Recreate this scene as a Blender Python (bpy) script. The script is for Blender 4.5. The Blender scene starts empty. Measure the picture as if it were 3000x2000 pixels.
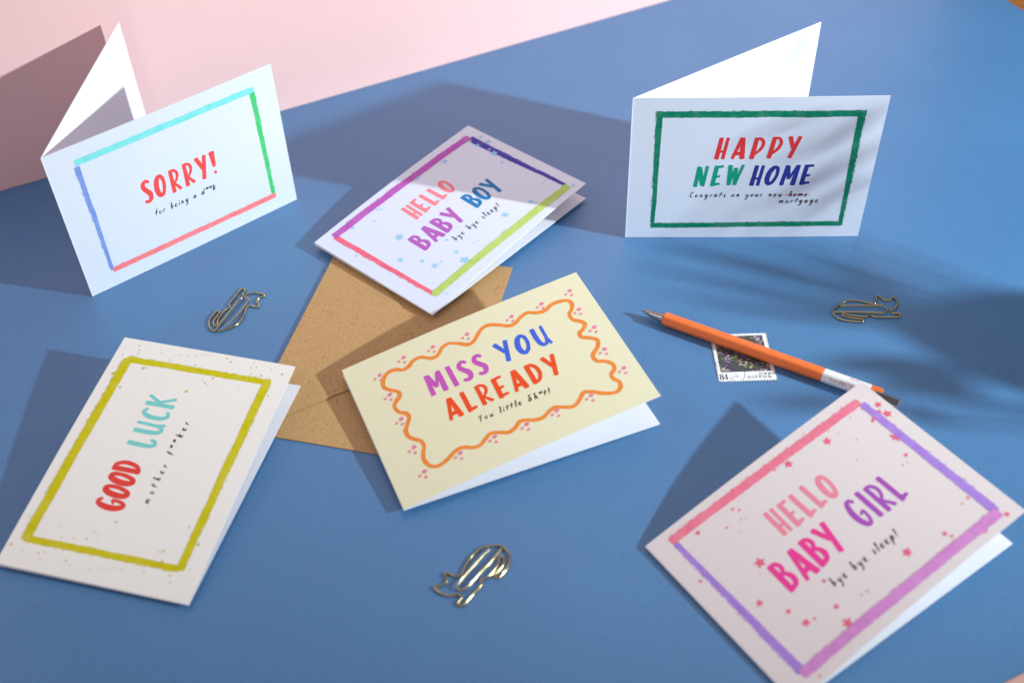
import bpy, bmesh, math, random
from mathutils import Vector, Matrix

S = bpy.context.scene
COL = S.collection
random.seed(7)
R = math.radians

# ------------------------------------------------------------------ camera
cam_data = bpy.data.cameras.new('camera')
cam = bpy.data.objects.new('camera', cam_data)
COL.objects.link(cam)
cam_data.sensor_width = 36.0
cam_data.lens = 36.0 * 3431.58 / 3000.0
CR = [[0.999326873, 0.036685166, -0.0], [-0.025830994, 0.703652447, -0.71007464], [-0.026049206, 0.709596669, 0.704126413]]
cam.matrix_world = Matrix(((CR[0][0], CR[0][1], CR[0][2], 0.0),
                           (CR[1][0], CR[1][1], CR[1][2], 0.0),
                           (CR[2][0], CR[2][1], CR[2][2], 0.48542179271791447),
                           (0, 0, 0, 1)))
cam_data.clip_start = 0.01
cam_data.clip_end = 50
cam_data.dof.use_dof = True
cam_data.dof.focus_distance = 0.700
cam_data.dof.aperture_fstop = 5.4
S.camera = cam

# ------------------------------------------------------------------ room light
world = bpy.data.worlds.new('World')
S.world = world
world.use_nodes = True
wn = world.node_tree.nodes
wl = world.node_tree.links
bg = wn['Background']
tc = wn.new('ShaderNodeTexCoord')
dp = wn.new('ShaderNodeVectorMath'); dp.operation = 'DOT_PRODUCT'
d0 = Vector((-0.28, -0.88, 0.34)).normalized()
dp.inputs[1].default_value = d0
wl.new(tc.outputs['Generated'], dp.inputs[0])
cr = wn.new('ShaderNodeValToRGB')
e = cr.color_ramp.elements
e[0].position = 0.0; e[0].color = (0.12, 0.10, 0.105, 1)
e[1].position = 0.93; e[1].color = (0.86, 0.72, 0.74, 1)
wl.new(dp.outputs['Value'], cr.inputs['Fac'])
wl.new(cr.outputs['Color'], bg.inputs['Color'])
bg.inputs['Strength'].default_value = 0.62

# ------------------------------------------------------------------ studio lamp
LAMP = Vector((1.3946, 0.1044, 0.6096))
ld = bpy.data.lights.new('studio_lamp', 'SPOT')
ld.shadow_soft_size = 0.021
ld.energy = 148.0
ld.color = (0.85, 0.98, 1.03)
ld.spot_size = R(47)
ld.spot_blend = 1.0
lamp = bpy.data.objects.new('studio_lamp', ld)
COL.objects.link(lamp)
lamp.location = LAMP
lamp.rotation_euler = (Vector((0.12, 0.69, 0.03)) - LAMP).to_track_quat('-Z', 'Y').to_euler()

# added overhead fill, not a lamp of the set: brightens the far table
sd = bpy.data.lights.new('added_fill', 'AREA')
sd.shape = 'RECTANGLE'; sd.size = 0.9; sd.size_y = 0.6
sd.energy = 1.3
sd.color = (0.92, 0.94, 1.08)
soft = bpy.data.objects.new('added_fill', sd)
COL.objects.link(soft)
soft.location = (0.18, 0.86, 0.72)
soft.rotation_euler = (Vector((0.05, 0.72, 0.0)) - soft.location).to_track_quat('-Z', 'Y').to_euler()

# big soft light at the left: opens the shadows on the far left half of the set
fd = bpy.data.lights.new('side_softbox', 'AREA')
fd.shape = 'RECTANGLE'; fd.size = 0.7; fd.size_y = 0.5
fd.energy = 1.7
fd.color = (0.97, 0.95, 1.03)
side = bpy.data.objects.new('side_softbox', fd)
COL.objects.link(side)
side.location = (-0.80, 0.42, 0.78)
side.rotation_euler = (Vector((-0.05, 0.78, 0.05)) - side.location).to_track_quat('-Z', 'Y').to_euler()

S.view_settings.view_transform = 'Standard'
S.view_settings.look = 'None'
S.view_settings.exposure = -0.03
S.view_settings.gamma = 1.0
S.view_settings.use_curve_mapping = False
S.cycles.max_bounces = 8
S.cycles.diffuse_bounces = 4
S.cycles.use_denoising = True

# ------------------------------------------------------------------ helpers
def lin(c):
    c = c / 255.0
    return c / 12.92 if c <= 0.04045 else ((c + 0.055) / 1.055) ** 2.4

def rgb(r, g, b, k=1.0):
    return (lin(r) * k, lin(g) * k, lin(b) * k, 1.0)

def base_mat(name, color, rough=0.6, metal=0.0, spec=0.3):
    m = bpy.data.materials.new(name)
    m.use_nodes = True
    b = m.node_tree.nodes['Principled BSDF']
    b.inputs['Base Color'].default_value = color
    b.inputs['Roughness'].default_value = rough
    b.inputs['Metallic'].default_value = metal
    b.inputs['Specular IOR Level'].default_value = spec
    return m, m.node_tree.nodes, m.node_tree.links, b

def add_noise(n, l, scale, detail=4.0, coord='Object', rough=0.6):
    t = n.new('ShaderNodeTexCoord')
    x = n.new('ShaderNodeTexNoise')
    x.inputs['Scale'].default_value = scale
    x.inputs['Detail'].default_value = detail
    x.inputs['Roughness'].default_value = rough
    l.new(t.outputs[coord], x.inputs['Vector'])
    return x

def ramp(n, l, src, p0, c0, p1, c1):
    r = n.new('ShaderNodeValToRGB')
    r.color_ramp.elements[0].position = p0; r.color_ramp.elements[0].color = c0
    r.color_ramp.elements[1].position = p1; r.color_ramp.elements[1].color = c1
    l.new(src, r.inputs['Fac'])
    return r

def mul(c, k):
    return (c[0] * k, c[1] * k, c[2] * k, 1.0)

def mix(n, l, a, b, fac, mode='MIX'):
    x = n.new('ShaderNodeMix'); x.data_type = 'RGBA'; x.blend_type = mode
    for sock, v in ((x.inputs[0], fac), (x.inputs[6], a), (x.inputs[7], b)):
        if hasattr(v, 'links'): l.new(v, sock)
        else: sock.default_value = v
    return x.outputs[2]

def bump(n, l, b, src, strength, dist):
    x = n.new('ShaderNodeBump')
    x.inputs['Strength'].default_value = strength
    x.inputs['Distance'].default_value = dist
    l.new(src, x.inputs['Height'])
    l.new(x.outputs['Normal'], b.inputs['Normal'])

def card_paper(name, color):
    m, n, l, b = base_mat(name, color, 0.50, 0, 0.5)
    x = add_noise(n, l, 900, 3)
    r = ramp(n, l, x.outputs['Fac'], 0.3, mul(color, 0.965), 0.7, mul(color, 1.0))
    l.new(r.outputs['Color'], b.inputs['Base Color'])
    bump(n, l, b, x.outputs['Fac'], 0.08, 0.0002)
    return m

def paint(name, color, dark=0.80, light=1.0, scale=150):
    """water-based marker: pools and streaks of pigment"""
    m, n, l, b = base_mat(name, color, 0.6, 0, 0.2)
    x = add_noise(n, l, scale, 5, rough=0.7)
    pale = tuple(c + (0.9 - c) * 0.09 for c in color[:3]) + (1.0,)
    r = ramp(n, l, x.outputs['Fac'], 0.28, mul(color, dark), 0.72, pale)
    k = r.color_ramp.elements.new(0.5); k.color = mul(color, light)
    l.new(r.outputs['Color'], b.inputs['Base Color'])
    return m

def ink(name, color):
    return base_mat(name, color, 0.55, 0, 0.25)[0]

def obj(name, bm, mats, parent=None, mat=None, smooth=False):
    me = bpy.data.meshes.new(name)
    bm.normal_update()
    bm.to_mesh(me); bm.free()
    for m in (mats if isinstance(mats, (list, tuple)) else [mats]):
        me.materials.append(m)
    if smooth:
        for p in me.polygons: p.use_smooth = len(p.vertices) == 4
    o = bpy.data.objects.new(name, me)
    COL.objects.link(o)
    if parent is not None: o.parent = parent
    if mat is not None: o.matrix_basis = mat
    return o

def tag(o, label, cat, group=None):
    o['label'] = label; o['category'] = cat
    if group: o['group'] = group
    return o

def thing(name, label, cat, loc, rz=0.0, group=None):
    o = bpy.data.objects.new(name, None)
    o.empty_display_size = 0.02
    COL.objects.link(o)
    o.location = loc; o.rotation_euler = (0, 0, rz)
    return tag(o, label, cat, group)

def box(bm, x0, x1, y0, y1, z0, z1, mi=0):
    v = [bm.verts.new(p) for p in ((x0,y0,z0),(x1,y0,z0),(x1,y1,z0),(x0,y1,z0),(x0,y0,z1),(x1,y0,z1),(x1,y1,z1),(x0,y1,z1))]
    for f in ((0,3,2,1),(4,5,6,7),(0,1,5,4),(1,2,6,5),(2,3,7,6),(3,0,4,7)):
        bm.faces.new([v[i] for i in f]).material_index = mi

def catmull(pts, step, closed=False):
    """resample a polyline of (x, y, ...) tuples through its points"""
    n = len(pts); out = []
    segs = n if closed else n - 1
    for i in range(segs):
        if closed:
            p0, p1, p2, p3 = (pts[(i + k - 1) % n] for k in range(4))
        else:
            p1, p2 = pts[i], pts[i + 1]
            p0 = pts[i - 1] if i > 0 else tuple(2 * a - b for a, b in zip(p1, p2))
            p3 = pts[i + 2] if i + 2 < n else tuple(2 * b - a for a, b in zip(p1, p2))
        L = math.dist(p1[:2], p2[:2])
        k = max(1, int(math.ceil(L / step)))
        for j in range(k):
            t = j / k
            out.append(tuple(0.5 * (2*b + (c - a)*t + (2*a - 5*b + 4*c - d)*t*t + (3*b - a - 3*c + d)*t**3)
                             for a, b, c, d in zip(p0, p1, p2, p3)))
    if not closed: out.append(tuple(pts[-1]))
    return out

def linear(pts, step):
    out = []
    for a, b in zip(pts[:-1], pts[1:]):
        k = max(1, int(math.ceil(math.dist(a[:2], b[:2]) / step)))
        out += [tuple(p + (q - p) * j / k for p, q in zip(a, b)) for j in range(k)]
    return out + [tuple(pts[-1])]

class Flat:
    """flat printed shapes on a sheet: every stroke lies a hair above the last"""
    def __init__(self, zf, z0):
        self.bm = bmesh.new(); self.zf = zf; self.z = z0
    def v(self, x, y):
        return self.bm.verts.new((x, y, self.zf(x, y) + self.z))
    def stroke(self, pts, closed=False, cap=0.35, rag=0.0, mi=0):
        n = len(pts); Lf = []; Rt = []
        ja = jb = 0.0
        for i, p in enumerate(pts):
            a = pts[(i - 1) % n] if (closed or i > 0) else p
            b = pts[(i + 1) % n] if (closed or i < n - 1) else p
            dx, dy = b[0] - a[0], b[1] - a[1]
            d = math.hypot(dx, dy) or 1e-9
            nx, ny = -dy / d, dx / d
            w = p[2] / 2
            if rag:
                ja = 0.55 * ja + random.gauss(0, rag * 0.55)
                jb = 0.35 * jb + random.gauss(0, rag)
            Lf.append((p[0] + nx * (w + ja), p[1] + ny * (w + ja)))
            Rt.append((p[0] - nx * (w + jb), p[1] - ny * (w + jb)))
        l = [self.v(*q) for q in Lf]; r = [self.v(*q) for q in Rt]
        m = n if closed else n - 1
        for i in range(m):
            j = (i + 1) % n
            try: self.bm.faces.new((r[i], r[j], l[j], l[i])).material_index = mi
            except ValueError: pass
        if not closed and cap:
            for end, s in ((0, -1), (n - 1, 1)):
                p = pts[end]; q = pts[1] if end == 0 else pts[n - 2]
                dx, dy = p[0] - q[0], p[1] - q[1]
                d = math.hypot(dx, dy) or 1e-9
                dx, dy = dx / d * p[2] * cap, dy / d * p[2] * cap
                A, B = (Lf[end], Rt[end])
                c1 = self.v(A[0]*.78 + B[0]*.22 + dx, A[1]*.78 + B[1]*.22 + dy)
                c2 = self.v(A[0]*.22 + B[0]*.78 + dx, A[1]*.22 + B[1]*.78 + dy)
                f = (l[end], r[end], c2, c1) if s > 0 else (r[end], l[end], c1, c2)
                self.bm.faces.new(f).material_index = mi
        self.z += 0.000004
    def poly(self, pts, mi=0):
        self.bm.faces.new([self.v(*p) for p in pts]).material_index = mi
        self.z += 0.000001
    def blob(self, x, y, rx, ry, ang=0.0, n=12, mi=0):
        c, s = math.cos(ang), math.sin(ang)
        self.poly([(x + rx*math.cos(t)*c - ry*math.sin(t)*s, y + rx*math.cos(t)*s + ry*math.sin(t)*c)
                   for t in (2*math.pi*k/n for k in range(n))], mi)
    def star(self, x, y, r, ang, mi=0):
        c = self.v(x, y)
        ring = [self.v(x + rr*math.cos(t), y + rr*math.sin(t))
                for k in range(10) for t in (ang + math.pi*k/5,) for rr in ((r if k % 2 == 0 else r*0.5)*random.uniform(.88, 1.1),)]
        for k in range(10):
            self.bm.faces.new((c, ring[k], ring[(k+1) % 10])).material_index = mi
        self.z += 0.000001

# ------------------------------------------------------------------ the hand-drawn alphabet (unit: cap height)
# stroke = (smooth, [(x, y, width), ...]); closed curves carry smooth == 2
def _e(cx, cy, rx, ry, tl, tr, slant=0.06, n=14):
    out = []
    for k in range(n):
        t = 2*math.pi*k/n
        w = tl + (tr - tl) * (0.5 + 0.5*math.cos(t))
        out.append((cx + rx*math.cos(t) + slant*math.sin(t), cy + ry*math.sin(t), w))
    return (2, out)
CAPS = {
 'H': (.56, [(0, [(.11,.02,.21),(.15,.98,.19)]), (0, [(.42,.02,.16),(.47,.98,.15)]), (0, [(.12,.34,.13),(.43,.37,.12)])]),
 'A': (.66, [(0, [(.08,.02,.15),(.35,.97,.17)]), (0, [(.56,.02,.23),(.40,.97,.19)]), (0, [(.17,.26,.19),(.5,.25,.19)])]),
 'P': (.60, [(0, [(.11,.02,.21),(.15,.96,.2)]), (1, [(.14,.93,.14),(.38,.92,.14),(.53,.73,.15),(.45,.45,.15),(.18,.20,.12)])]),
 'Y': (.60, [(0, [(.56,.98,.18),(.27,.02,.19)]), (0, [(.08,.98,.2),(.33,.46,.17)])]),
 'N': (.66, [(0, [(.1,.02,.2),(.15,.97,.16)]), (0, [(.17,.93,.24),(.46,.08,.2)]), (0, [(.50,.03,.15),(.57,.98,.16)])]),
 'E': (.54, [(0, [(.11,.02,.21),(.15,.97,.2)]), (0, [(.15,.92,.16),(.49,.95,.13)]), (0, [(.15,.45,.14),(.41,.48,.12)]), (0, [(.12,.08,.16),(.47,.11,.13)])]),
 'W': (.80, [(0, [(.08,.98,.21),(.2,.05,.19)]), (0, [(.2,.06,.13),(.37,.84,.12)]), (0, [(.39,.84,.19),(.51,.05,.19)]), (0, [(.51,.06,.13),(.73,.98,.14)])]),
 'O': (.62, [_e(.31,.5,.215,.41,.23,.15)]),
 'M': (.82, [(0, [(.09,.02,.2),(.14,.97,.15)]), (0, [(.16,.93,.24),(.37,.32,.16)]), (0, [(.39,.32,.12),(.64,.95,.13)]), (0, [(.65,.02,.23),(.69,.97,.19)])]),
 'S': (.52, [(1, [(.46,.84,.14),(.34,.94,.16),(.17,.87,.18),(.13,.7,.2),(.27,.52,.22),(.41,.33,.22),(.36,.12,.19),(.2,.07,.17),(.06,.12,.14)])]),
 'R': (.58, [(0, [(.11,.02,.19),(.13,.96,.17)]), (1, [(.13,.93,.14),(.33,.92,.14),(.47,.76,.14),(.41,.55,.13),(.2,.36,.1)]), (0, [(.2,.4,.1),(.5,.06,.16)])]),
 '!': (.34, [(0, [(.17,.98,.27),(.16,.36,.15)]), (2, [(.15+.035*math.cos(k), .1+.035*math.sin(k), .09) for k in (0,1.05,2.1,3.14,4.19,5.24)])]),
 'L': (.50, [(0, [(.13,.02,.2),(.13,.98,.2)]), (0, [(.12,.09,.17),(.45,.11,.14)])]),
 'l': (.56, [(1, [(.12,.98,.21),(.11,.55,.2),(.13,.22,.19),(.24,.09,.17),(.38,.13,.15),(.42,.28,.12)])]),
 'I': (.28, [(0, [(.14,.02,.2),(.14,.98,.2)])]),
 'B': (.60, [(0, [(.12,.03,.22),(.14,.96,.2)]), (1, [(.14,.92,.15),(.34,.91,.16),(.44,.76,.16),(.36,.61,.14),(.16,.54,.11)]), (1, [(.16,.55,.12),(.38,.52,.15),(.49,.32,.2),(.38,.12,.17),(.12,.08,.15)])]),
 'G': (.64, [(1, [(.53,.83,.13),(.42,.94,.14),(.26,.9,.18),(.14,.66,.22),(.13,.34,.23),(.26,.09,.2),(.42,.07,.15),(.53,.24,.13),(.55,.48,.11)]), (0, [(.56,.5,.1),(.36,.42,.1)])]),
 'U': (.62, [(1, [(.13,.98,.2),(.12,.5,.2),(.16,.2,.19),(.29,.08,.16),(.42,.16,.15),(.49,.4,.14),(.52,.98,.13)]), (0, [(.5,.3,.13),(.56,.03,.13)])]),
 'C': (.58, [(1, [(.5,.84,.14),(.36,.94,.15),(.2,.84,.18),(.12,.56,.2),(.16,.24,.19),(.3,.08,.17),(.5,.14,.14)])]),
 'K': (.58, [(0, [(.12,.02,.19),(.13,.98,.2)]), (0, [(.52,.96,.14),(.19,.44,.13)]), (0, [(.27,.52,.13),(.53,.04,.15)])]),
 'D': (.62, [(0, [(.12,.03,.2),(.13,.96,.2)]), (1, [(.12,.92,.15),(.34,.9,.16),(.5,.68,.17),(.5,.38,.16),(.34,.13,.15),(.12,.08,.15)])]),
}
# small brush script (unit: x height)
w_ = .17
SCRIPT = {
 'a': (.9, [(1, [(.62,.8),(.35,.95),(.1,.5),(.3,.05),(.6,.5),(.68,.95)]), (1, [(.66,.9),(.62,.3),(.8,.02)])]),
 'b': (.9, [(1, [(.1,1.7),(.3,2.0),(.25,1.1),(.18,.05)]), (1, [(.2,.4),(.45,.95),(.68,.6),(.5,.1),(.2,.05)])]),
 'c': (.75, [(1, [(.6,.8),(.35,.95),(.1,.45),(.3,.02),(.6,.2)])]),
 'd': (.95, [(1, [(.6,.75),(.35,.9),(.1,.4),(.3,.03),(.6,.5),(.85,1.9)]), (1, [(.75,1.2),(.66,.3),(.8,.02)])]),
 'e': (.78, [(1, [(.6,.84),(.34,.97),(.08,.5),(.3,.0),(.66,.2)]), (0, [(.16,.52),(.40,.60)])]),
 'f': (.7, [(1, [(.62,1.75),(.4,1.9),(.28,1.3),(.25,.6),(.2,0)]), (0, [(.05,1.0),(.55,1.08)])]),
 'g': (.9, [(1, [(.62,.8),(.35,.95),(.1,.5),(.3,.1),(.6,.5),(.66,.95)]), (1, [(.66,.9),(.6,-.4),(.35,-.95),(.1,-.8)])]),
 'h': (.9, [(1, [(.12,1.7),(.3,2.0),(.25,1.1),(.15,.02)]), (1, [(.2,.4),(.45,.95),(.6,.7),(.58,.2),(.75,.02)])]),
 'i': (.45, [(1, [(.15,.95),(.17,.4),(.22,.02)]), (0, [(.2,1.4),(.24,1.5)])]),
 'k': (.9, [(0, [(.2,1.9),(.15,0)]), (0, [(.7,1.1),(.2,.55)]), (0, [(.3,.65),(.72,.02)])]),
 'l': (.5, [(1, [(.05,1.6),(.3,2.0),(.25,1.1),(.15,.2),(.4,.05)])]),
 'm': (1.25, [(1, [(.1,.95),(.15,.5),(.12,.02)]), (1, [(.15,.5),(.4,.95),(.52,.6),(.5,.05)]), (1, [(.52,.5),(.8,.95),(.92,.6),(.95,.2),(1.1,.05)])]),
 'n': (.9, [(1, [(.12,.95),(.16,.5),(.13,.02)]), (1, [(.16,.5),(.42,.95),(.56,.65),(.56,.2),(.75,.05)])]),
 'o': (.8, [(2, [(.36,.95),(.1,.5),(.33,.02),(.62,.5)])]),
 'p': (.9, [(1, [(.2,.95),(.15,0),(.05,-.95)]), (1, [(.18,.4),(.45,.98),(.66,.6),(.48,.1),(.2,.1)])]),
 'r': (.72, [(1, [(.12,.95),(.17,.5),(.13,.02)]), (1, [(.17,.5),(.38,.9),(.58,.85)])]),
 's': (.7, [(1, [(.55,.85),(.3,.92),(.25,.6),(.48,.35),(.38,.05),(.1,.1)])]),
 't': (.7, [(1, [(.35,1.8),(.25,.9),(.2,.02)]), (0, [(.02,1.0),(.65,1.12)])]),
 'u': (.85, [(1, [(.12,.95),(.1,.4),(.28,.03),(.52,.35),(.6,.95)]), (1, [(.6,.9),(.6,.3),(.75,.02)])]),
 'w': (1.0, [(1, [(.1,.95),(.15,.3),(.3,.05),(.45,.7)]), (1, [(.45,.7),(.52,.15),(.7,.1),(.82,.95)])]),
 'y': (.85, [(1, [(.1,.95),(.12,.45),(.3,.2),(.55,.5)]), (1, [(.64,.98),(.52,-.2),(.32,-.95),(.05,-.85)])]),
 'C': (.95, [(1, [(.7,1.75),(.4,1.9),(.1,1.0),(.3,.1),(.7,.15)])]),
 'S': (.95, [(1, [(.75,1.8),(.4,1.95),(.25,1.45),(.6,.9),(.6,.2),(.2,.05),(.1,.5),(.5,1.0)])]),
 'Y': (.95, [(1, [(.1,1.8),(.2,1.2),(.4,1.0)]), (1, [(.8,1.9),(.45,.9),(.25,-.3)])]),
 'L': (.7, [(1, [(.2,1.9),(.25,1.0),(.15,.1),(.6,.08)])]),
 '!': (.5, [(0, [(.3,1.9),(.22,.6)]), (0, [(.18,.1),(.2,.02)])]),
 '*': (.7, [(0, [(.15,1.2),(.6,1.75)]), (0, [(.6,1.2),(.15,1.75)]), (0, [(.05,1.5),(.7,1.45)])]),
 ' ': (.75, []),
}
SPARE = {}

def headline(flat, text, A, B, cap, mi=0, bold=1.0, gap=0.13, lean=0.0):
    """one word, from the left end A of its base line to the right end B, in metres on the sheet"""
    nat = sum(CAPS[c][0] for c in text) + gap * (len(text) - 1)
    L = math.dist(A, B)
    sx = L / nat; sy = cap
    ux, uy = (B[0]-A[0])/L, (B[1]-A[1])/L
    x = 0.0
    ks = 0.5 * (min(sx, sy*1.15) + sy)
    for c in text:
        wd, strokes = CAPS[c]
        tilt = lean + random.uniform(-.02, .03); dy = random.uniform(-.015, .02)
        for sm, pts in strokes:
            q = []
            for (px, py, w) in pts:
                X = (x + px + tilt*py) * sx; Y = (py + dy) * sy
                q.append((A[0] + ux*X - uy*Y*0, A[1] + uy*X + Y, w * ks * bold))
            step = 0.0012
            q = catmull(q, step, True) if sm == 2 else (catmull(q, step) if sm else linear(q, step))
            flat.stroke(q, closed=(sm == 2), cap=0.16, mi=mi, rag=0.00004)
        x += wd + gap

def script(flat, text, A, B, xh=0.0021, mi=0, weight=1.0):
    nat = sum(SCRIPT[c][0] for c in text) + .12 * (len(text) - 1)
    L = math.dist(A, B); k = L / nat
    ux, uy = (B[0]-A[0])/L, (B[1]-A[1])/L
    x = 0.0
    for c in text:
        wd, strokes = SCRIPT[c]
        kk = min(k, xh * 1.15)                 # letters keep their shape, the gaps take the rest
        off = (x + wd/2) * k
        dy = random.uniform(-.06, .06)
        for sm, pts in strokes:
            n = len(pts); q = []
            for i, (px, py) in enumerate(pts):
                X = off + (px - wd/2) * kk + .22 * (py - .5) * xh; Y = (py + dy) * xh
                w = w_ * xh * weight * (1.35 if 0 < i < n-1 or n == 2 else .8)
                q.append((A[0] + ux*X, A[1] + uy*X + Y, w))
            step = 0.0004
            q = catmull(q, step, True) if sm == 2 else (catmull(q, step) if sm else linear(q, step))
            flat.stroke(q, closed=(sm == 2), cap=0.3, mi=mi)
        x += wd + .12

# ------------------------------------------------------------------ the setting
def sheet(name, pts, z0, z1, m):
    bm = bmesh.new()
    lo = [bm.verts.new((x, y, z0)) for x, y in pts]; hi = [bm.verts.new((x, y, z1)) for x, y in pts]
    n = len(pts)
    bm.faces.new(hi); bm.faces.new(lo[::-1])
    for i in range(n):
        bm.faces.new((lo[i], lo[(i+1) % n], hi[(i+1) % n], hi[i]))
    o = obj(name, bm, m)
    return o

m_blue, n, l, b = base_mat('blue_paper', rgb(90, 132, 178), 0.43, 0, 1.0)
BLUE = (0.065, 0.213, 0.436, 1)
x1 = add_noise(n, l, 1400, 3, rough=0.75)
r1 = ramp(n, l, x1.outputs['Fac'], 0.30, mul(BLUE, 0.79), 0.72, mul(BLUE, 1.19))
x3 = add_noise(n, l, 480, 2, rough=0.6)
r3 = ramp(n, l, x3.outputs['Fac'], 0.30, (0.92, 0.93, 0.94, 1), 0.70, (1.07, 1.06, 1.05, 1))
x2 = add_noise(n, l, 9, 3)
r2 = ramp(n, l, x2.outputs['Fac'], 0.3, (0.93, 0.94, 0.95, 1), 0.7, (1.06, 1.05, 1.04, 1))
c0 = mix(n, l, r1.outputs['Color'], r3.outputs['Color'], 1.0, 'MULTIPLY')
c1 = mix(n, l, c0, r2.outputs['Color'], 1.0, 'MULTIPLY')
t = n.new('ShaderNodeTexCoord'); vo = n.new('ShaderNodeTexVoronoi'); vo.inputs['Scale'].default_value = 260
l.new(t.outputs['Object'], vo.inputs['Vector'])
sp = ramp(n, l, vo.outputs['Distance'], 0.09, (1, 1, 1, 1), 0.18, (0, 0, 0, 1))
xm = add_noise(n, l, 90, 2)
rm = ramp(n, l, xm.outputs['Fac'], 0.50, (0, 0, 0, 1), 0.60, (0.75, 0.75, 0.75, 1))
fk = mix(n, l, sp.outputs['Color'], rm.outputs['Color'], 1.0, 'MULTIPLY')
c2 = mix(n, l, c1, (0.05, 0.10, 0.20, 1), fk)
l.new(c2, b.inputs['Base Color'])
bump(n, l, b, x1.outputs['Fac'], 0.14, 0.0003)

m_wood, n, l, b = base_mat('table_wood', rgb(150, 88, 32), 0.45, 0, 0.4)
t = n.new('ShaderNodeTexCoord'); mp = n.new('ShaderNodeMapping'); mp.inputs['Scale'].default_value = (6, 60, 6)
l.new(t.outputs['Object'], mp.inputs['Vector'])
xw = n.new('ShaderNodeTexNoise'); xw.inputs['Scale'].default_value = 2.5; xw.inputs['Detail'].default_value = 6
l.new(mp.outputs['Vector'], xw.inputs['Vector'])
rw = ramp(n, l, xw.outputs['Fac'], 0.3, (0.26, 0.095, 0.014, 1), 0.7, (0.42, 0.17, 0.028, 1))
l.new(rw.outputs['Color'], b.inputs['Base Color'])

PINK = (0.90, 0.595, 0.575, 1)
m_pink, n, l, b = base_mat('pink_board_paper', PINK, 0.75, 0, 0.2)
x1 = add_noise(n, l, 700, 3)
r1 = ramp(n, l, x1.outputs['Fac'], 0.3, mul(PINK, 0.97), 0.7, mul(PINK, 1.02))
l.new(r1.outputs['Color'], b.inputs['Base Color'])

bm = bmesh.new(); box(bm, -1.3, 2.2, -0.5, 1.9, -0.036, -0.006)
o = obj('wooden_table', bm, m_wood); o['kind'] = 'structure'
W0, W1 = Vector((-0.34847, 0.6543)), Vector((0.14319, 0.88339))
wd = (W1 - W0).normalized(); wnn = Vector((-wd.y, wd.x))
D0, D1 = Vector((0.41234, 0.86351)), Vector((0.42103, 0.84464))
dd = (D1 - D0).normalized()
far = D0 - dd * 0.33
pts = [(-0.62, -0.05), (0.80, -0.05), (D0 + dd * 0.85)[:], (D0 - dd * 0.60)[:], (-0.62, 1.44)]
pts = [tuple(p) for p in pts]
o = sheet('blue_paper', pts, -0.0006, 0.0, m_blue); o['kind'] = 'structure'
# the pink board stands on the blue paper
bm = bmesh.new(); box(bm, -0.30, 0.86, 0.0, 0.004, 0.0, 0.42)
o = obj('pink_board', bm, m_pink)
o.matrix_world = Matrix.Translation((W0.x, W0.y, 0.0003)) @ Matrix.Rotation(math.atan2(wd.y, wd.x), 4, 'Z')
tag(o, 'tall plain pink board standing upright behind the pale blue card', 'backdrop board')
# corner of a loose pink sheet in the near right corner
a, c = Vector((0.21572, 0.2602)), Vector((0.22588, 0.26463))
u = (c - a).normalized(); v = Vector((u.y, -u.x))
q0 = a - u*0.10; q1 = a + u*0.20
o = sheet('paper_sheet', [tuple(q0 + v*0.12), tuple(q1 + v*0.12), tuple(q1), tuple(q0)], 0.0002, 0.0007, card_paper('pink_sheet_paper', rgb(214, 168, 154)))
tag(o, 'loose pink paper sheet of which only an edge shows in the near right corner', 'paper')

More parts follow.
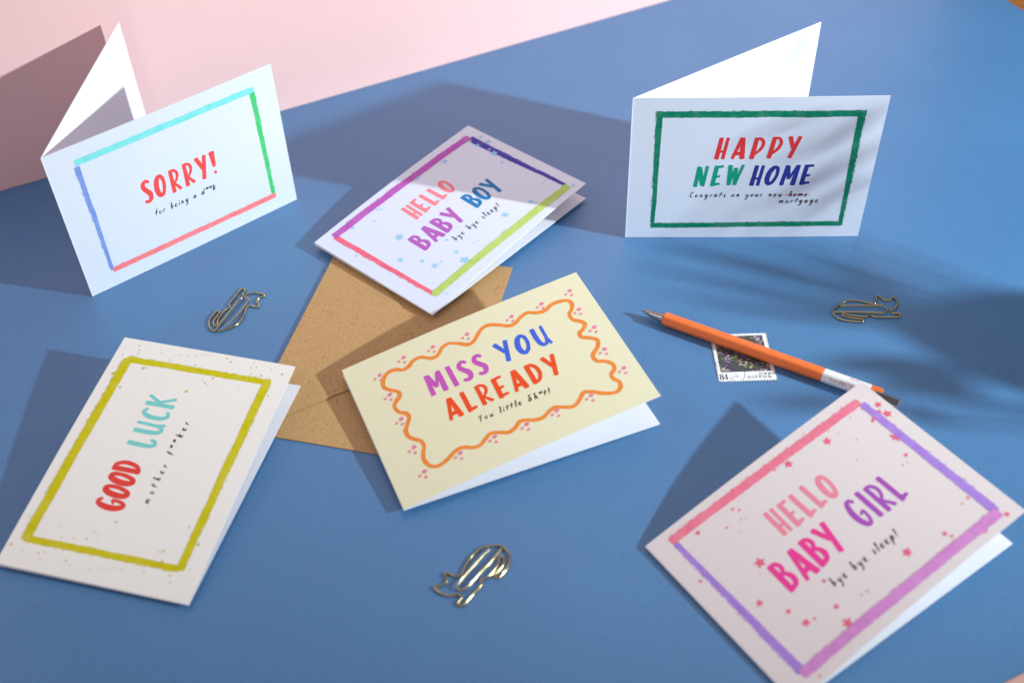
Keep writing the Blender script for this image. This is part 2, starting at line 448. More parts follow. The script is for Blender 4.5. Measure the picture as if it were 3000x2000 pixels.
# ------------------------------------------------------------------ greeting cards
CW, CH, TH = 0.148, 0.10449, 0.00036
DATA = {"sorry":{"kind":"s","q":[-0.25873,0.54249,0.65745,0.83131],"words":[["SORRY!",[48.27,47.1],[98.99,45.94],16.83]],"subs":[["for being a d**k",[52.27,36.48],[94.66,36.09]]],"border":[["top",[16.91,93.11],[132.92,92.49],4.1,4.12],["right",[131.83,90.74],[132.04,13.04],3.7,2.51],["bottom",[17.28,12.09],[133.3,11.37],3.55,3.8],["left",[16.9,90.21],[16.8,12.36],3.27,2.02]]},"happy":{"kind":"s","q":[0.07556,0.58038,-0.04829,0.60133],"words":[["HAPPY",[50.7,60.98],[99.79,61.34],15.68],["NEW",[39.82,40.26],[68.43,41.01],15.6],["HOME",[74.04,40.95],[111.15,41.25],15.31]],"subs":[["Congrats on your new",[38.05,32.16],[95.87,32.55]],["home",[99.19,32.52],[111.28,32.42]],["mortgage",[93.56,27.2],[118.77,27.62]]],"strike":[[97.22,33.68],[112.64,33.42]],"border":[["top",[14.37,93.17],[135.96,92.74],4.31,4.29],["right",[133.85,92.42],[135.0,9.21],4.44,2.51],["bottom",[15.81,9.87],[135.5,10.54],3.74,3.72],["left",[16.06,93.72],[16.56,9.47],3.83,2.49]]},"miss":{"kind":"l","q":[-0.0583,0.36637,0.37661,0.13503,0.00374,-0.01402,0.03865],"words":[["MISS",[38.99,60.29],[74.3,59.49],15.48],["YOU",[82.34,61.45],[113.19,61.46],15.25],["ALREADY",[41.57,39.71],[109.29,39.41],14.94]],"subs":[["You little Sh*t!",[55.36,31.41],[97.54,29.52]]],"wave":[[17.82,83.33],[19.69,86.53],[23.15,88.86],[27.32,88.66],[31.18,86.18],[35.22,87.06],[38.75,89.4],[43.51,89.31],[48.5,85.59],[52.4,86.0],[56.46,89.54],[61.17,90.55],[65.56,88.03],[70.03,84.43],[73.92,84.72],[78.1,88.27],[82.05,91.25],[86.59,91.66],[91.86,88.62],[95.97,85.49],[100.25,85.28],[104.74,88.0],[109.7,89.26],[114.07,86.71],[119.15,85.76],[124.06,87.99],[129.12,88.14],[133.89,86.45],[134.91,82.75],[132.64,78.68],[130.18,76.29],[130.2,71.72],[133.5,68.3],[134.79,65.3],[132.24,62.3],[129.42,60.96],[128.88,57.59],[132.83,54.58],[135.65,51.5],[134.12,47.3],[130.5,44.32],[128.29,42.01],[128.91,37.83],[132.9,35.14],[135.39,31.61],[134.4,27.97],[131.29,25.57],[131.17,22.2],[132.81,19.21],[132.28,16.11],[129.46,13.64],[125.52,14.1],[120.63,16.84],[116.96,19.98],[113.02,21.51],[109.85,19.25],[106.44,16.48],[102.58,15.98],[98.5,18.25],[95.13,19.87],[91.14,19.04],[86.6,16.97],[81.8,17.67],[77.7,19.94],[74.37,20.48],[70.71,17.95],[66.3,17.15],[62.2,19.41],[57.88,21.15],[54.1,19.38],[50.12,17.09],[46.2,17.34],[41.37,20.25],[37.37,20.28],[32.44,17.93],[27.75,16.12],[23.87,16.36],[20.99,19.17],[20.12,23.41],[21.09,27.29],[23.11,31.29],[23.06,35.17],[20.96,37.62],[18.21,41.08],[17.93,45.81],[20.39,49.72],[22.87,53.68],[21.99,56.85],[18.98,59.88],[18.06,64.46],[20.16,67.39],[23.13,69.86],[23.31,73.23],[19.82,76.58],[17.4,80.05]],"dots":[[16.96,88.36],[33.24,93.26],[50.86,91.72],[71.63,90.49],[99.23,89.97],[118.47,90.32],[137.2,91.56],[135.46,75.81],[137.18,59.45],[135.02,42.17],[138.24,25.1],[114.34,16.74],[93.76,16.27],[75.93,15.97],[57.65,17.04],[37.52,16.41],[16.5,15.17],[16.98,32.34],[17.35,53.4],[17.47,72.34]]},"good":{"kind":"l","q":[-0.16015,0.31536,1.3032,0.10685,0.00012,0.00671,0.00875],"words":[["GOOD",[39.9,53.72],[69.62,55.71],16.19],["lUCK",[78.96,53.42],[112.96,55.75],16.79]],"subs":[["mother f**ker",[46.24,43.04],[100.47,42.51]]],"border":[["top",[15.68,95.79],[133.44,95.24],5.05,5.11],["right",[133.37,95.59],[134.06,9.64],4.23,3.58],["bottom",[133.41,11.36],[16.18,11.75],4.75,4.23],["left",[16.11,96.6],[16.62,12.38],3.78,3.69]],"stars":[[143.83,93.18,0.67],[140.69,91.96,0.67],[138.54,91.22,0.54],[135.53,99.84,0.53],[141.62,78.51,0.53],[137.76,71.4,0.66],[142.45,67.12,0.53],[142.66,62.38,0.53],[143.6,57.83,0.53],[145.14,55.58,0.53],[145.41,52.78,0.4],[145.87,50.56,0.4],[137.24,55.72,0.66],[145.44,40.16,0.66],[143.52,36.98,0.79],[139.78,36.2,0.39],[145.67,23.71,0.53],[142.08,24.4,0.52],[142.88,21.24,0.52],[142.8,12.28,0.52],[141.15,5.23,0.91],[136.38,19.66,0.52],[137.82,16.27,0.78],[138.05,22.3,0.52],[122.09,99.13,1.18],[129.17,83.76,1.19],[129.6,81.68,0.53],[123.11,79.93,0.39],[126.0,70.28,0.39],[113.8,90.69,0.91],[118.86,53.21,1.15],[130.36,42.25,0.78],[128.06,47.63,0.52],[126.48,45.33,0.65],[125.6,43.22,0.52],[131.28,35.68,0.52],[126.62,25.73,0.38],[125.27,7.34,0.63],[34.25,54.53,0.79],[27.9,100.05,0.57],[26.49,81.91,0.45],[27.11,63.75,0.45],[26.68,61.81,0.45],[24.89,59.99,0.45],[20.35,78.14,0.56],[21.27,71.67,0.56],[22.34,65.06,0.67],[11.4,101.61,0.78],[9.7,94.51,0.44],[9.51,85.5,0.55],[10.59,82.73,0.55],[6.72,83.09,0.44],[8.77,69.85,0.66],[7.0,66.66,0.44],[39.68,16.91,0.67],[31.09,8.11,0.89],[24.12,23.78,0.77],[23.35,25.68,0.55],[18.53,22.37,0.88],[12.33,15.12,0.65],[8.88,13.58,0.64],[6.63,56.04,0.44],[7.38,51.56,0.44],[9.07,49.12,0.55],[9.97,44.49,0.44],[10.14,39.97,0.44],[10.99,28.62,0.54],[17.41,7.19,0.43],[135.66,32.38,0.65]]},"boy":{"kind":"l","q":[-0.04678,0.51019,0.83439,0.06966,0.00419,-0.01451,0.00929],"words":[["HELLO",[54.33,65.11],[93.43,63.79],15.43],["BABY",[36.63,40.74],[74.57,39.96],16.87],["BOY",[85.81,40.73],[111.79,39.04],16.33]],"subs":[["bye bye sleep!",[54.51,31.38],[96.88,29.71]]],"border":[["top",[11.53,97.93],[138.0,95.17],5.05,5.43],["right",[137.25,93.36],[138.38,9.77],5.9,2.67],["bottom",[12.26,10.41],[138.73,7.48],4.9,5.29],["left",[11.63,96.6],[12.83,10.94],3.96,2.76]],"stars":[[108.18,90.26,2.34],[84.6,93.59,2.55],[24.35,93.9,1.56],[35.95,62.69,3.18],[52.04,36.35,1.17],[47.47,23.91,1.72],[21.61,47.79,2.3],[28.97,36.13,1.6],[30.83,26.88,2.5],[35.66,26.05,0.91],[45.56,15.07,3.4],[91.86,21.71,2.63],[111.78,16.98,1.82],[113.5,13.9,1.09],[130.92,58.53,1.42],[46.07,92.82,1.11],[47.88,90.37,0.98],[36.88,86.72,0.97],[143.43,88.53,1.87],[142.6,81.17,2.39],[134.77,84.07,1.84],[135.16,69.09,2.87],[135.14,91.46,1.59],[136.51,74.7,1.18],[141.4,5.13,1.61],[126.95,5.68,1.22],[17.08,8.93,2.21],[17.61,4.59,0.88],[7.56,73.47,0.93],[134.26,22.64,0.75],[130.16,22.52,0.62],[63.42,19.88,0.7],[60.41,20.42,0.58],[126.04,54.99,0.64],[128.15,54.78,0.64]]},"girl":{"kind":"l","q":[0.12025,0.25288,0.58448,0.18475,0.00159,-0.01178,0.0016],"words":[["HELLO",[53.8,63.48],[92.13,62.19],15.75],["BABY",[35.37,39.44],[72.72,39.55],17.55],["GIRL",[84.83,40.95],[115.03,40.42],17.46]],"subs":[["bye bye sleep!",[51.97,29.16],[94.77,28.66]]],"border":[["top",[10.98,97.83],[137.28,96.22],4.62,4.86],["right",[137.64,93.84],[137.53,8.73],3.92,4.87],["bottom",[11.67,8.11],[138.11,7.51],4.99,5.3],["left",[12.09,95.41],[12.31,9.38],2.84,4.62]],"stars":[[143.2,88.35,1.99],[142.41,81.32,2.39],[140.55,84.89,1.31],[135.5,83.69,1.42],[133.76,82.96,1.08],[135.79,91.65,0.99],[127.08,91.77,0.55],[134.96,68.43,2.67],[133.64,70.45,0.96],[107.82,89.15,2.37],[83.92,92.09,2.35],[76.44,94.1,0.85],[52.97,99.28,0.95],[119.53,80.09,0.54],[110.62,71.44,0.53],[130.56,57.78,1.26],[125.02,54.67,0.62],[127.89,54.41,0.41],[115.23,88.58,0.43],[112.31,93.22,0.43],[45.48,91.05,0.93],[47.63,88.69,0.83],[36.46,85.38,0.82],[23.98,92.69,1.44],[44.66,84.04,0.51],[47.18,82.84,0.41],[40.13,79.52,0.41],[7.64,72.22,0.98],[35.53,60.78,2.75],[20.94,45.59,1.91],[27.96,33.95,1.41],[30.14,24.75,2.04],[34.46,23.63,0.83],[46.08,21.46,1.4],[43.95,12.38,2.75],[51.09,34.33,1.14],[90.51,19.86,2.51],[110.74,15.63,1.46],[112.17,12.55,0.96],[125.72,4.71,1.25],[140.11,4.3,1.54],[133.77,21.79,0.99],[129.36,21.48,0.69],[16.26,6.67,1.78],[16.81,2.61,0.79],[62.07,17.82,0.65],[58.76,18.04,0.56],[31.39,56.36,0.39]]}}
m_inside = card_paper('card_inside', rgb(242, 243, 248))
m_black = ink('black_ink', (0.012, 0.012, 0.016, 1))

CARDS = {
 'sorry': dict(paper=(224, 230, 240), label='pale blue standing card with red SORRY lettering in a border of four different colours',
    words=[(247, 78, 76)], border={'top': (128, 226, 222), 'right': (72, 202, 116), 'bottom': (252, 128, 130), 'left': (126, 154, 222)}, bow=.0004),
 'happy': dict(paper=(226, 237, 250), label='open standing card reading HAPPY NEW HOME inside a dark green painted border',
    words=[(232, 58, 60), (8, 160, 130), (44, 56, 150)], border={k: (0, 132, 100) for k in ('top', 'right', 'bottom', 'left')}, bow=.0003),
 'boy': dict(paper=(230, 240, 255), label='HELLO BABY BOY card with small blue stars, lying partly on the brown envelope',
    words=[(252, 138, 146), (188, 100, 196), (30, 128, 192)], border={'top': (196, 98, 196), 'right': (76, 66, 176), 'bottom': (192, 222, 112), 'left': (252, 112, 138)}, stars=(158, 216, 243), bow=.0014),
 'good': dict(paper=(251, 249, 240), label='GOOD LUCK card with a yellow painted border and tiny yellow star specks',
    words=[(238, 72, 62), (126, 216, 210)], border={k: (214, 204, 16) for k in ('top', 'right', 'bottom', 'left')}, stars=(206, 202, 60), bow=.0008),
 'girl': dict(paper=(240, 230, 227), label='HELLO BABY GIRL card with pink stars lying over the end of the orange pen',
    words=[(246, 146, 164), (248, 68, 158), (176, 86, 190)], border={'top': (248, 132, 156), 'right': (178, 138, 228), 'bottom': (222, 146, 214), 'left': (176, 138, 226)}, stars=(244, 108, 138), bow=.0014),
 'miss': dict(paper=(246, 243, 204), label='pale yellow MISS YOU ALREADY card with a wavy orange line and pink dots',
    words=[(208, 92, 192), (68, 108, 226), (250, 84, 30)], bow=.0014),
}

STYLE = {
 'sorry': [dict(bold=1.0, gap=.22)],
 'happy': [dict(bold=.99, gap=.26, lean=.10), dict(bold=1.0, gap=.22, lean=.09), dict(bold=1.0, gap=.17, lean=.10)],
 'boy': [dict(bold=1.02, gap=.13), dict(bold=1.02, gap=.10), dict(bold=1.02, gap=.10)],
 'girl': [dict(bold=.97, gap=.15), dict(bold=1.0, gap=.12), dict(bold=.95, gap=.16)],
 'good': [dict(bold=1.14, gap=.10), dict(bold=.92, gap=.10)],
 'miss': [dict(bold=1.03, gap=.18), dict(bold=1.0, gap=.20), dict(bold=1.0, gap=.20)],
}

def rect_panel(bm, w, h, zt, bow, mt, mu, n=16):
    """a sheet of card: top face at z = bow curve, thickness TH below it"""
    top = []; bot = []
    for i in range(n + 1):
        x = w * i / n
        z = bow * math.sin(math.pi * i / n)
        top.append((bm.verts.new((x, 0, z)), bm.verts.new((x, h, z))))
        bot.append((bm.verts.new((x, 0, z - TH)), bm.verts.new((x, h, z - TH))))
    F = lambda vs, mi: setattr(bm.faces.new(vs), 'material_index', mi)
    for i in range(n):
        F((top[i][0], top[i+1][0], top[i+1][1], top[i][1]), mt)
        F((bot[i][1], bot[i+1][1], bot[i+1][0], bot[i][0]), mu)
        F((top[i+1][0], top[i][0], bot[i][0], bot[i+1][0]), 1)
        F((top[i][1], top[i+1][1], bot[i+1][1], bot[i][1]), 1)
    F((top[0][0], top[0][1], bot[0][1], bot[0][0]), 1)
    F((top[n][1], top[n][0], bot[n][0], bot[n][1]), 1)

def build_card(key):
    d = DATA[key]; st = CARDS[key]; q = d['q']
    standing = d['kind'] == 's'
    paper = card_paper('card_front_paper', rgb(*st['paper']))
    root = thing('greeting_card', st['label'], 'greeting card', (q[0], q[1], 0.0), q[2], 'greeting cards set out on the blue paper')
    bow = st['bow']
    if standing:
        Mf = Matrix.Rotation(R(90), 4, 'X')
        Mf.translation = (0, 0, 0.0003)
        # outer face of the back panel looks away from the reader
        Mb = Matrix.Rotation(q[3], 4, 'Z') @ Matrix.Rotation(R(90), 4, 'X')
        Mb.translation = (0, 0, 0.0003)
        fz, bz = 0.0, -0.0
    else:
        al, z0, be, ts = q[3], q[4], q[5], q[6]
        rest = {'boy': 0.0024, 'good': 0.0021}.get(key, 0.0007)
        z0 = max(z0, rest + 0.0004)
        be = -math.asin((z0 - rest) / CW)
        n2 = Vector((0, math.cos(ts), math.sin(ts)))
        ex = Vector((math.cos(al), 0, math.sin(al)))
        ez = ex.cross(n2).normalized(); ey = ez.cross(ex)
        Mf = Matrix((ex, ey, ez)).transposed().to_4x4(); Mf.translation = (0, 0, z0 + TH)
        Mb = Matrix.Rotation(-be, 4, 'Y'); Mb.translation = (0, 0, z0 - 0.00004)
    bm = bmesh.new(); rect_panel(bm, CW, CH, 0, bow, 0, 1)
    front = obj('front_panel', bm, [paper, m_inside], root, Mf, smooth=False)
    bm = bmesh.new(); rect_panel(bm, CW, CH, 0, -bow*0.3 if standing else 0.0, 1, 1)
    # rounded spine along the fold
    k = 8; ring = []
    for yy in (0.0, CH):
        ring.append([bm.verts.new((0.00035*math.cos(2*math.pi*i/k), yy, (-TH*.3 if not standing else -TH/2) + 0.00034*math.sin(2*math.pi*i/k))) for i in range(k)])
    for i in range(k):
        bm.faces.new((ring[0][i], ring[0][(i+1) % k], ring[1][(i+1) % k], ring[1][i])).material_index = 1
    bm.faces.new(ring[0]); bm.faces.new(ring[1][::-1])
    obj('back_panel', bm, [paper, m_inside], root, Mb)

    zf = lambda x, y: bow * math.sin(math.pi * min(max(x / CW, 0), 1))
    mm = lambda p: (p[0] * 0.001, p[1] * 0.001)
    if 'border' in d:
        fl = Flat(zf, 0.00003); mats = []
        order = ['left', 'right', 'bottom', 'top'] if key != 'girl' else ['left', 'top', 'right', 'bottom']
        if key in ('boy', 'sorry'): order = ['right', 'left', 'top', 'bottom']
        for nm in order:
            row = [r for r in d['border'] if r[0] == nm][0]
            mats.append(paint('border_paint', rgb(*st['border'][nm]), 0.86))
            A, B = mm(row[1]), mm(row[2]); w0, w1 = row[3]*.001, row[4]*.001
            N = 9; pts = []
            nx, ny = -(B[1]-A[1]), (B[0]-A[0]); L = math.hypot(nx, ny); nx /= L; ny /= L
            for i in range(N + 1):
                t = i / N; off = random.gauss(0, .0001) if 0 < i < N else 0
                pts.append((A[0]+(B[0]-A[0])*t + nx*off, A[1]+(B[1]-A[1])*t + ny*off, (w0+(w1-w0)*t) * random.uniform(.97, 1.03)))
            fl.stroke(catmull(pts, 0.0007), cap=0.1, rag=0.00009, mi=len(mats)-1)
            # dry-brush flecks along one edge
            for k in range(46):
                t = random.random(); w = (w0 + (w1-w0)*t) / 2
                s = 1 if nm in ('right', 'bottom') else -1
                if nm == 'bottom' or nm == 'top': s = 1
                off = s * (w + abs(random.gauss(0.0001, .00028)))
                ln = random.uniform(.0003, .0016)
                cx, cy = A[0]+(B[0]-A[0])*t + nx*off, A[1]+(B[1]-A[1])*t + ny*off
                fl.blob(cx, cy, ln, random.uniform(.00008, .0002), math.atan2(B[1]-A[1], B[0]-A[0]), 6, len(mats)-1)
        obj('painted_border', fl.bm, mats, front)
    if 'wave' in d:
        fl = Flat(zf, 0.00003)
        pts = [(mm(p)[0], mm(p)[1], 0.0024 * random.uniform(.9, 1.12)) for p in d['wave']]
        fl.stroke(catmull(pts, 0.0008, True), closed=True, rag=0.00006)
        obj('wavy_line', fl.bm, paint('wave_paint', rgb(250, 148, 58), 0.88, scale=420), front)
        fl = Flat(zf, 0.00003)
        for p in d['dots']:
            x, y = mm(p)
            a = random.uniform(.1, .6)
            fl.blob(x + .0012, y + .0012, .0015, .00125, a)
            fl.blob(x - .0021, y - .0002, .00105, .0008, a + .2)
            fl.blob(x + .0006, y - .0024, .00105, .0008, a - .1)
        obj('dot_clusters', fl.bm, paint('dot_paint', rgb(242, 140, 172), 0.9), front)
    if 'stars' in d:
        fl = Flat(zf, 0.00009)
        for x, y, r in d['stars']:
            fl.star(x*.001, y*.001, r*.001*1.12, random.uniform(0, 1.2))
        obj('star_pattern', fl.bm, ink('star_ink', rgb(*st['stars'])), front)
    for i, (t, A, B, cap) in enumerate(d['words']):
        fl = Flat(zf, 0.00004)
        headline(fl, t, mm(A), mm(B), cap*.001, **STYLE[key][i])
        obj('headline_word', fl.bm, ink('headline_ink', rgb(*st['words'][i])), front)
    fl = Flat(zf, 0.00004)
    for t, A, B in d['subs']:
        script(fl, t, mm(A), mm(B), 0.0023 if key in ('boy', 'girl') else 0.0021, weight=1.2)
    obj('small_lettering', fl.bm, m_black, front)
    if 'strike' in d:
        fl = Flat(zf, 0.00008)
        A, B = (mm(p) for p in d['strike'])
        fl.stroke(catmull([(A[0], A[1], .0004), ((A[0]+B[0])/2, (A[1]+B[1])/2 + .0001, .0005), (B[0], B[1], .0003)], .001), rag=.00004)
        obj('strike_line', fl.bm, ink('strike_ink', rgb(214, 62, 54)), front)
    return root

for key in ('sorry', 'happy', 'boy', 'good', 'miss', 'girl'):
    build_card(key)

# ------------------------------------------------------------------ envelope
m_kraft, n, l, b = base_mat('kraft_paper', rgb(176, 135, 86), 0.7, 0, 0.25)
KR = (0.57, 0.345, 0.148, 1)
x1 = add_noise(n, l, 900, 4, rough=0.75)
r1 = ramp(n, l, x1.outputs['Fac'], 0.28, mul(KR, 0.78), 0.72, mul(KR, 1.18))
t = n.new('ShaderNodeTexCoord'); mp = n.new('ShaderNodeMapping'); mp.inputs['Scale'].default_value = (170, 420, 200); mp.inputs['Rotation'].default_value = (0, 0, .6)
vo = n.new('ShaderNodeTexVoronoi'); vo.inputs['Scale'].default_value = 1.0
l.new(t.outputs['Object'], mp.inputs['Vector']); l.new(mp.outputs['Vector'], vo.inputs['Vector'])
sp = ramp(n, l, vo.outputs['Distance'], 0.10, (1, 1, 1, 1), 0.20, (0, 0, 0, 1))
xm = add_noise(n, l, 60, 2)
rm = ramp(n, l, xm.outputs['Fac'], 0.5, (0, 0, 0, 1), 0.6, (0.75, 0.75, 0.75, 1))
fk = mix(n, l, sp.outputs['Color'], rm.outputs['Color'], 1.0, 'MULTIPLY')
c2 = mix(n, l, r1.outputs['Color'], (0.10, 0.055, 0.02, 1), fk)
l.new(c2, b.inputs['Base Color'])
bump(n, l, b, x1.outputs['Fac'], 0.2, 0.0003)
EC = Vector((-0.14936, 0.42631)); ea = R(75.3)
env = thing('envelope', 'brown kraft envelope lying flap side up under two of the cards', 'envelope', (EC.x, EC.y, 0), ea)
# local x runs along the long side (0.162), local y towards -x of it; the short side goes to -y
EL, EW = 0.1625, 0.1140
bm = bmesh.new(); box(bm, 0, EL, -EW, 0, 0.0002, 0.0007)
obj('envelope_body', bm, m_kraft, env)
def flap(name, pts, z):
    bm = bmesh.new()
    hi = [bm.verts.new((x, y, z + .0004)) for x, y in pts]; lo = [bm.verts.new((x, y, z)) for x, y in pts]
    k = len(pts); bm.faces.new(hi); bm.faces.new(lo[::-1])
    for i in range(k): bm.faces.new((lo[i], lo[(i+1) % k], hi[(i+1) % k], hi[i]))
    bmesh.ops.recalc_face_normals(bm, faces=bm.faces)
    return obj(name, bm, m_kraft, env)
flap('envelope_flap', [(0.0025, 0.0), (0.004, -0.006), (0.0775, -0.0865), (0.0815, -0.0882), (0.0855, -0.0865), (0.158, -0.008), (0.160, 0.0)], 0.0011)


# ------------------------------------------------------------------ cat paper clips
m_gold, n, l, b = base_mat('gold_wire', (0.54, 0.43, 0.21, 1), 0.13, 1.0, 0.5)
def wire(pts, r, ring=8):
    bm = bmesh.new(); rings = []
    n = len(pts)
    P = [Vector(p) for p in pts]
    for i in range(n):
        d = (P[min(i+1, n-1)] - P[max(i-1, 0)]).normalized()
        s = d.cross(Vector((0, 0, 1))).normalized(); u = s.cross(d)
        rings.append([bm.verts.new(P[i] + (s*math.cos(2*math.pi*k/ring) + u*math.sin(2*math.pi*k/ring)) * r) for k in range(ring)])
    for i in range(n - 1):
        for k in range(ring):
            bm.faces.new((rings[i][k], rings[i][(k+1) % ring], rings[i+1][(k+1) % ring], rings[i+1][k]))
    bm.faces.new(rings[0][::-1]); bm.faces.new(rings[-1])
    bmesh.ops.recalc_face_normals(bm, faces=bm.faces)
    return bm
CLIPS = [[[-0.17127,0.50928],[-0.166,0.51824],[-0.161,0.53007],[-0.16066,0.53251],[-0.16197,0.5348],[-0.16373,0.53539],[-0.16558,0.53425],[-0.16898,0.52757],[-0.17388,0.5158],[-0.1772,0.50748],[-0.17837,0.50661],[-0.18126,0.51051],[-0.18227,0.51482],[-0.18137,0.51954],[-0.17938,0.52376],[-0.17815,0.52442],[-0.17713,0.52316],[-0.17804,0.51936],[-0.17951,0.5161],[-0.17923,0.51324],[-0.17775,0.51103],[-0.17677,0.51216],[-0.17701,0.51692],[-0.17365,0.52539],[-0.17149,0.52649],[-0.17133,0.5277],[-0.17219,0.53018],[-0.17011,0.53549],[-0.1667,0.54353],[-0.16524,0.54395],[-0.16431,0.54214],[-0.16509,0.53919],[-0.16383,0.53738],[-0.16214,0.53853],[-0.15926,0.53962],[-0.15583,0.53918],[-0.15124,0.53744],[-0.15486,0.53417],[-0.15578,0.53224],[-0.15383,0.52871],[-0.15424,0.52678],[-0.15662,0.52715],[-0.15906,0.52801],[-0.16094,0.52714],[-0.16138,0.52425],[-0.16162,0.51992],[-0.16321,0.51476],[-0.16624,0.51066],[-0.17047,0.5083],[-0.17588,0.50634]],[[0.19723,0.50768],[0.20553,0.50744],[0.22205,0.50676],[0.2235,0.50587],[0.22427,0.504],[0.22401,0.50239],[0.22251,0.50086],[0.22055,0.50077],[0.20436,0.50244],[0.19348,0.5033],[0.19212,0.5037],[0.19238,0.50086],[0.19395,0.49798],[0.19613,0.49666],[0.19998,0.49546],[0.20742,0.49439],[0.20831,0.49522],[0.20796,0.49663],[0.20479,0.4972],[0.19962,0.49867],[0.19684,0.50103],[0.19707,0.50202],[0.19843,0.50195],[0.20135,0.50018],[0.20637,0.49923],[0.21091,0.49859],[0.21349,0.50014],[0.21412,0.4999],[0.21561,0.4981],[0.22251,0.49757],[0.23016,0.49733],[0.23121,0.49819],[0.23122,0.49979],[0.2304,0.50036],[0.22717,0.50069],[0.22646,0.50226],[0.22696,0.50365],[0.22894,0.50435],[0.23088,0.50649],[0.23192,0.50888],[0.23197,0.51175],[0.2316,0.51466],[0.22788,0.51218],[0.22507,0.51212],[0.22417,0.51299],[0.22273,0.51618],[0.22157,0.51603],[0.22051,0.51402],[0.21994,0.51116],[0.21858,0.5096],[0.21633,0.50951],[0.21332,0.51091],[0.20952,0.51255],[0.20547,0.51318],[0.20169,0.51256],[0.19778,0.5101],[0.19362,0.50645],[0.1924,0.50469]],[[-0.01496,0.34204],[-0.0196,0.33651],[-0.0277,0.32643],[-0.03003,0.32311],[-0.03112,0.32105],[-0.03056,0.31942],[-0.02932,0.31888],[-0.02767,0.31897],[-0.02548,0.32081],[-0.02049,0.32742],[-0.01486,0.33412],[-0.00911,0.3423],[-0.00839,0.34329],[-0.00631,0.34115],[-0.00486,0.33737],[-0.00508,0.33403],[-0.00684,0.33045],[-0.00941,0.32694],[-0.01012,0.32583],[-0.01193,0.32548],[-0.0126,0.32659],[-0.01132,0.32883],[-0.00903,0.33187],[-0.00788,0.33382],[-0.0081,0.3365],[-0.00919,0.33823],[-0.0099,0.33759],[-0.01068,0.33361],[-0.01268,0.33038],[-0.01579,0.32624],[-0.01691,0.32563],[-0.01913,0.32459],[-0.01955,0.32347],[-0.01929,0.32135],[-0.02329,0.31654],[-0.02751,0.31102],[-0.029,0.31045],[-0.03036,0.31083],[-0.03064,0.3121],[-0.02902,0.31424],[-0.02876,0.3155],[-0.03041,0.31701],[-0.03314,0.31633],[-0.03587,0.31644],[-0.03919,0.31818],[-0.04227,0.32121],[-0.04008,0.32192],[-0.03652,0.32355],[-0.03599,0.32515],[-0.03687,0.32879],[-0.03633,0.32943],[-0.03465,0.3287],[-0.03214,0.32727],[-0.03048,0.32737],[-0.02854,0.32859],[-0.02744,0.33168],[-0.02479,0.33724],[-0.02211,0.34049],[-0.01899,0.34307],[-0.01558,0.34429],[-0.0119,0.34454],[-0.00963,0.34454],[-0.0088,0.34399]]]
CLIP_LABELS = ['gold cat shaped paper clip between the pale blue standing card and the envelope',
               'gold cat shaped paper clip right of the pen, dimmed by the leaf shadow',
               'gold cat shaped paper clip nearest the viewer, glinting below the pale yellow card']
for pts, lab in zip(CLIPS, CLIP_LABELS):
    rs = catmull([(p[0], p[1]) for p in pts], 0.0008)
    # soften corners a little, the inner loop lies a touch higher where it meets the outline
    cx = sum(p[0] for p in rs)/len(rs); cy = sum(p[1] for p in rs)/len(rs)
    N = len(rs)
    path = []
    for i, p in enumerate(rs):
        f = i / N
        z = 0.00055 + 0.0010 * max(0.0, 1 - f / 0.30) ** 0.5
        path.append((p[0]-cx, p[1]-cy, z))
    o = obj('paper_clip', wire(path, 0.00053), m_gold, smooth=True)
    o.location = (cx, cy, 0.0002)
    tag(o, lab, 'paper clip', 'cat shaped paper clips')

# ------------------------------------------------------------------ pen
PEN = {"tip": [0.07739, 0.50782], "cone": [0.08011, 0.50551], "barrel": [0.09078, 0.49993], "white": [0.17301, 0.44782], "end": [0.20242, 0.43207], "clipend": [0.2112, 0.4256]}
TIP = Vector(PEN['tip']); END = Vector(PEN['end']); 
pd = (END - TIP); PL = pd.length; pa = math.atan2(pd.y, pd.x)
AF = 0.0039                                   # half the width across flats
pen = thing('pen', 'orange hexagonal ballpoint pen with white band, lying across the stamp', 'pen', (TIP.x, TIP.y, 0.0), pa)
def along(p): return (Vector(p) - TIP).dot(pd.normalized())
xc0, xb, xw = along(PEN['cone']), along(PEN['barrel']), along(PEN['white'])
xe = PL
m_orange, n, l, b = base_mat('orange_lacquer', (1.0, 0.205, 0.035, 1), 0.34, 0, 0.6)
x1 = add_noise(n, l, 300, 2); r1 = ramp(n, l, x1.outputs['Fac'], .3, (0.98, .195, .033, 1), .7, (1.0, .215, .038, 1)); l.new(r1.outputs['Color'], b.inputs['Base Color'])
m_white = base_mat('white_lacquer', rgb(240, 242, 240), 0.35, 0, 0.4)[0]
m_steel = base_mat('satin_steel', (0.42, 0.39, 0.36, 1), 0.22, 1.0, 0.5)[0]
m_dark = base_mat('dark_steel', (0.16, 0.14, 0.12, 1), 0.3, 1.0, 0.5)[0]
ZC = AF + 0.0004
def tube(prof, seg, mats, ang0=0.0, mi=None, bev=0.0):
    """revolved profile [(x, r)] about the pen's long axis"""
    bm = bmesh.new(); rings = []
    for x, r in prof:
        rr = []
        for k in range(seg):
            a = ang0 + 2*math.pi*k/seg
            rr.append(bm.verts.new((x, r*math.cos(a), ZC + r*math.sin(a))))
        rings.append(rr)
    for i in range(len(prof)-1):
        for k in range(seg):
            bm.faces.new((rings[i][k], rings[i][(k+1) % seg], rings[i+1][(k+1) % seg], rings[i+1][k]))
    bm.faces.new(rings[0][::-1]); bm.faces.new(rings[-1])
    bmesh.ops.recalc_face_normals(bm, faces=bm.faces)
    return bm
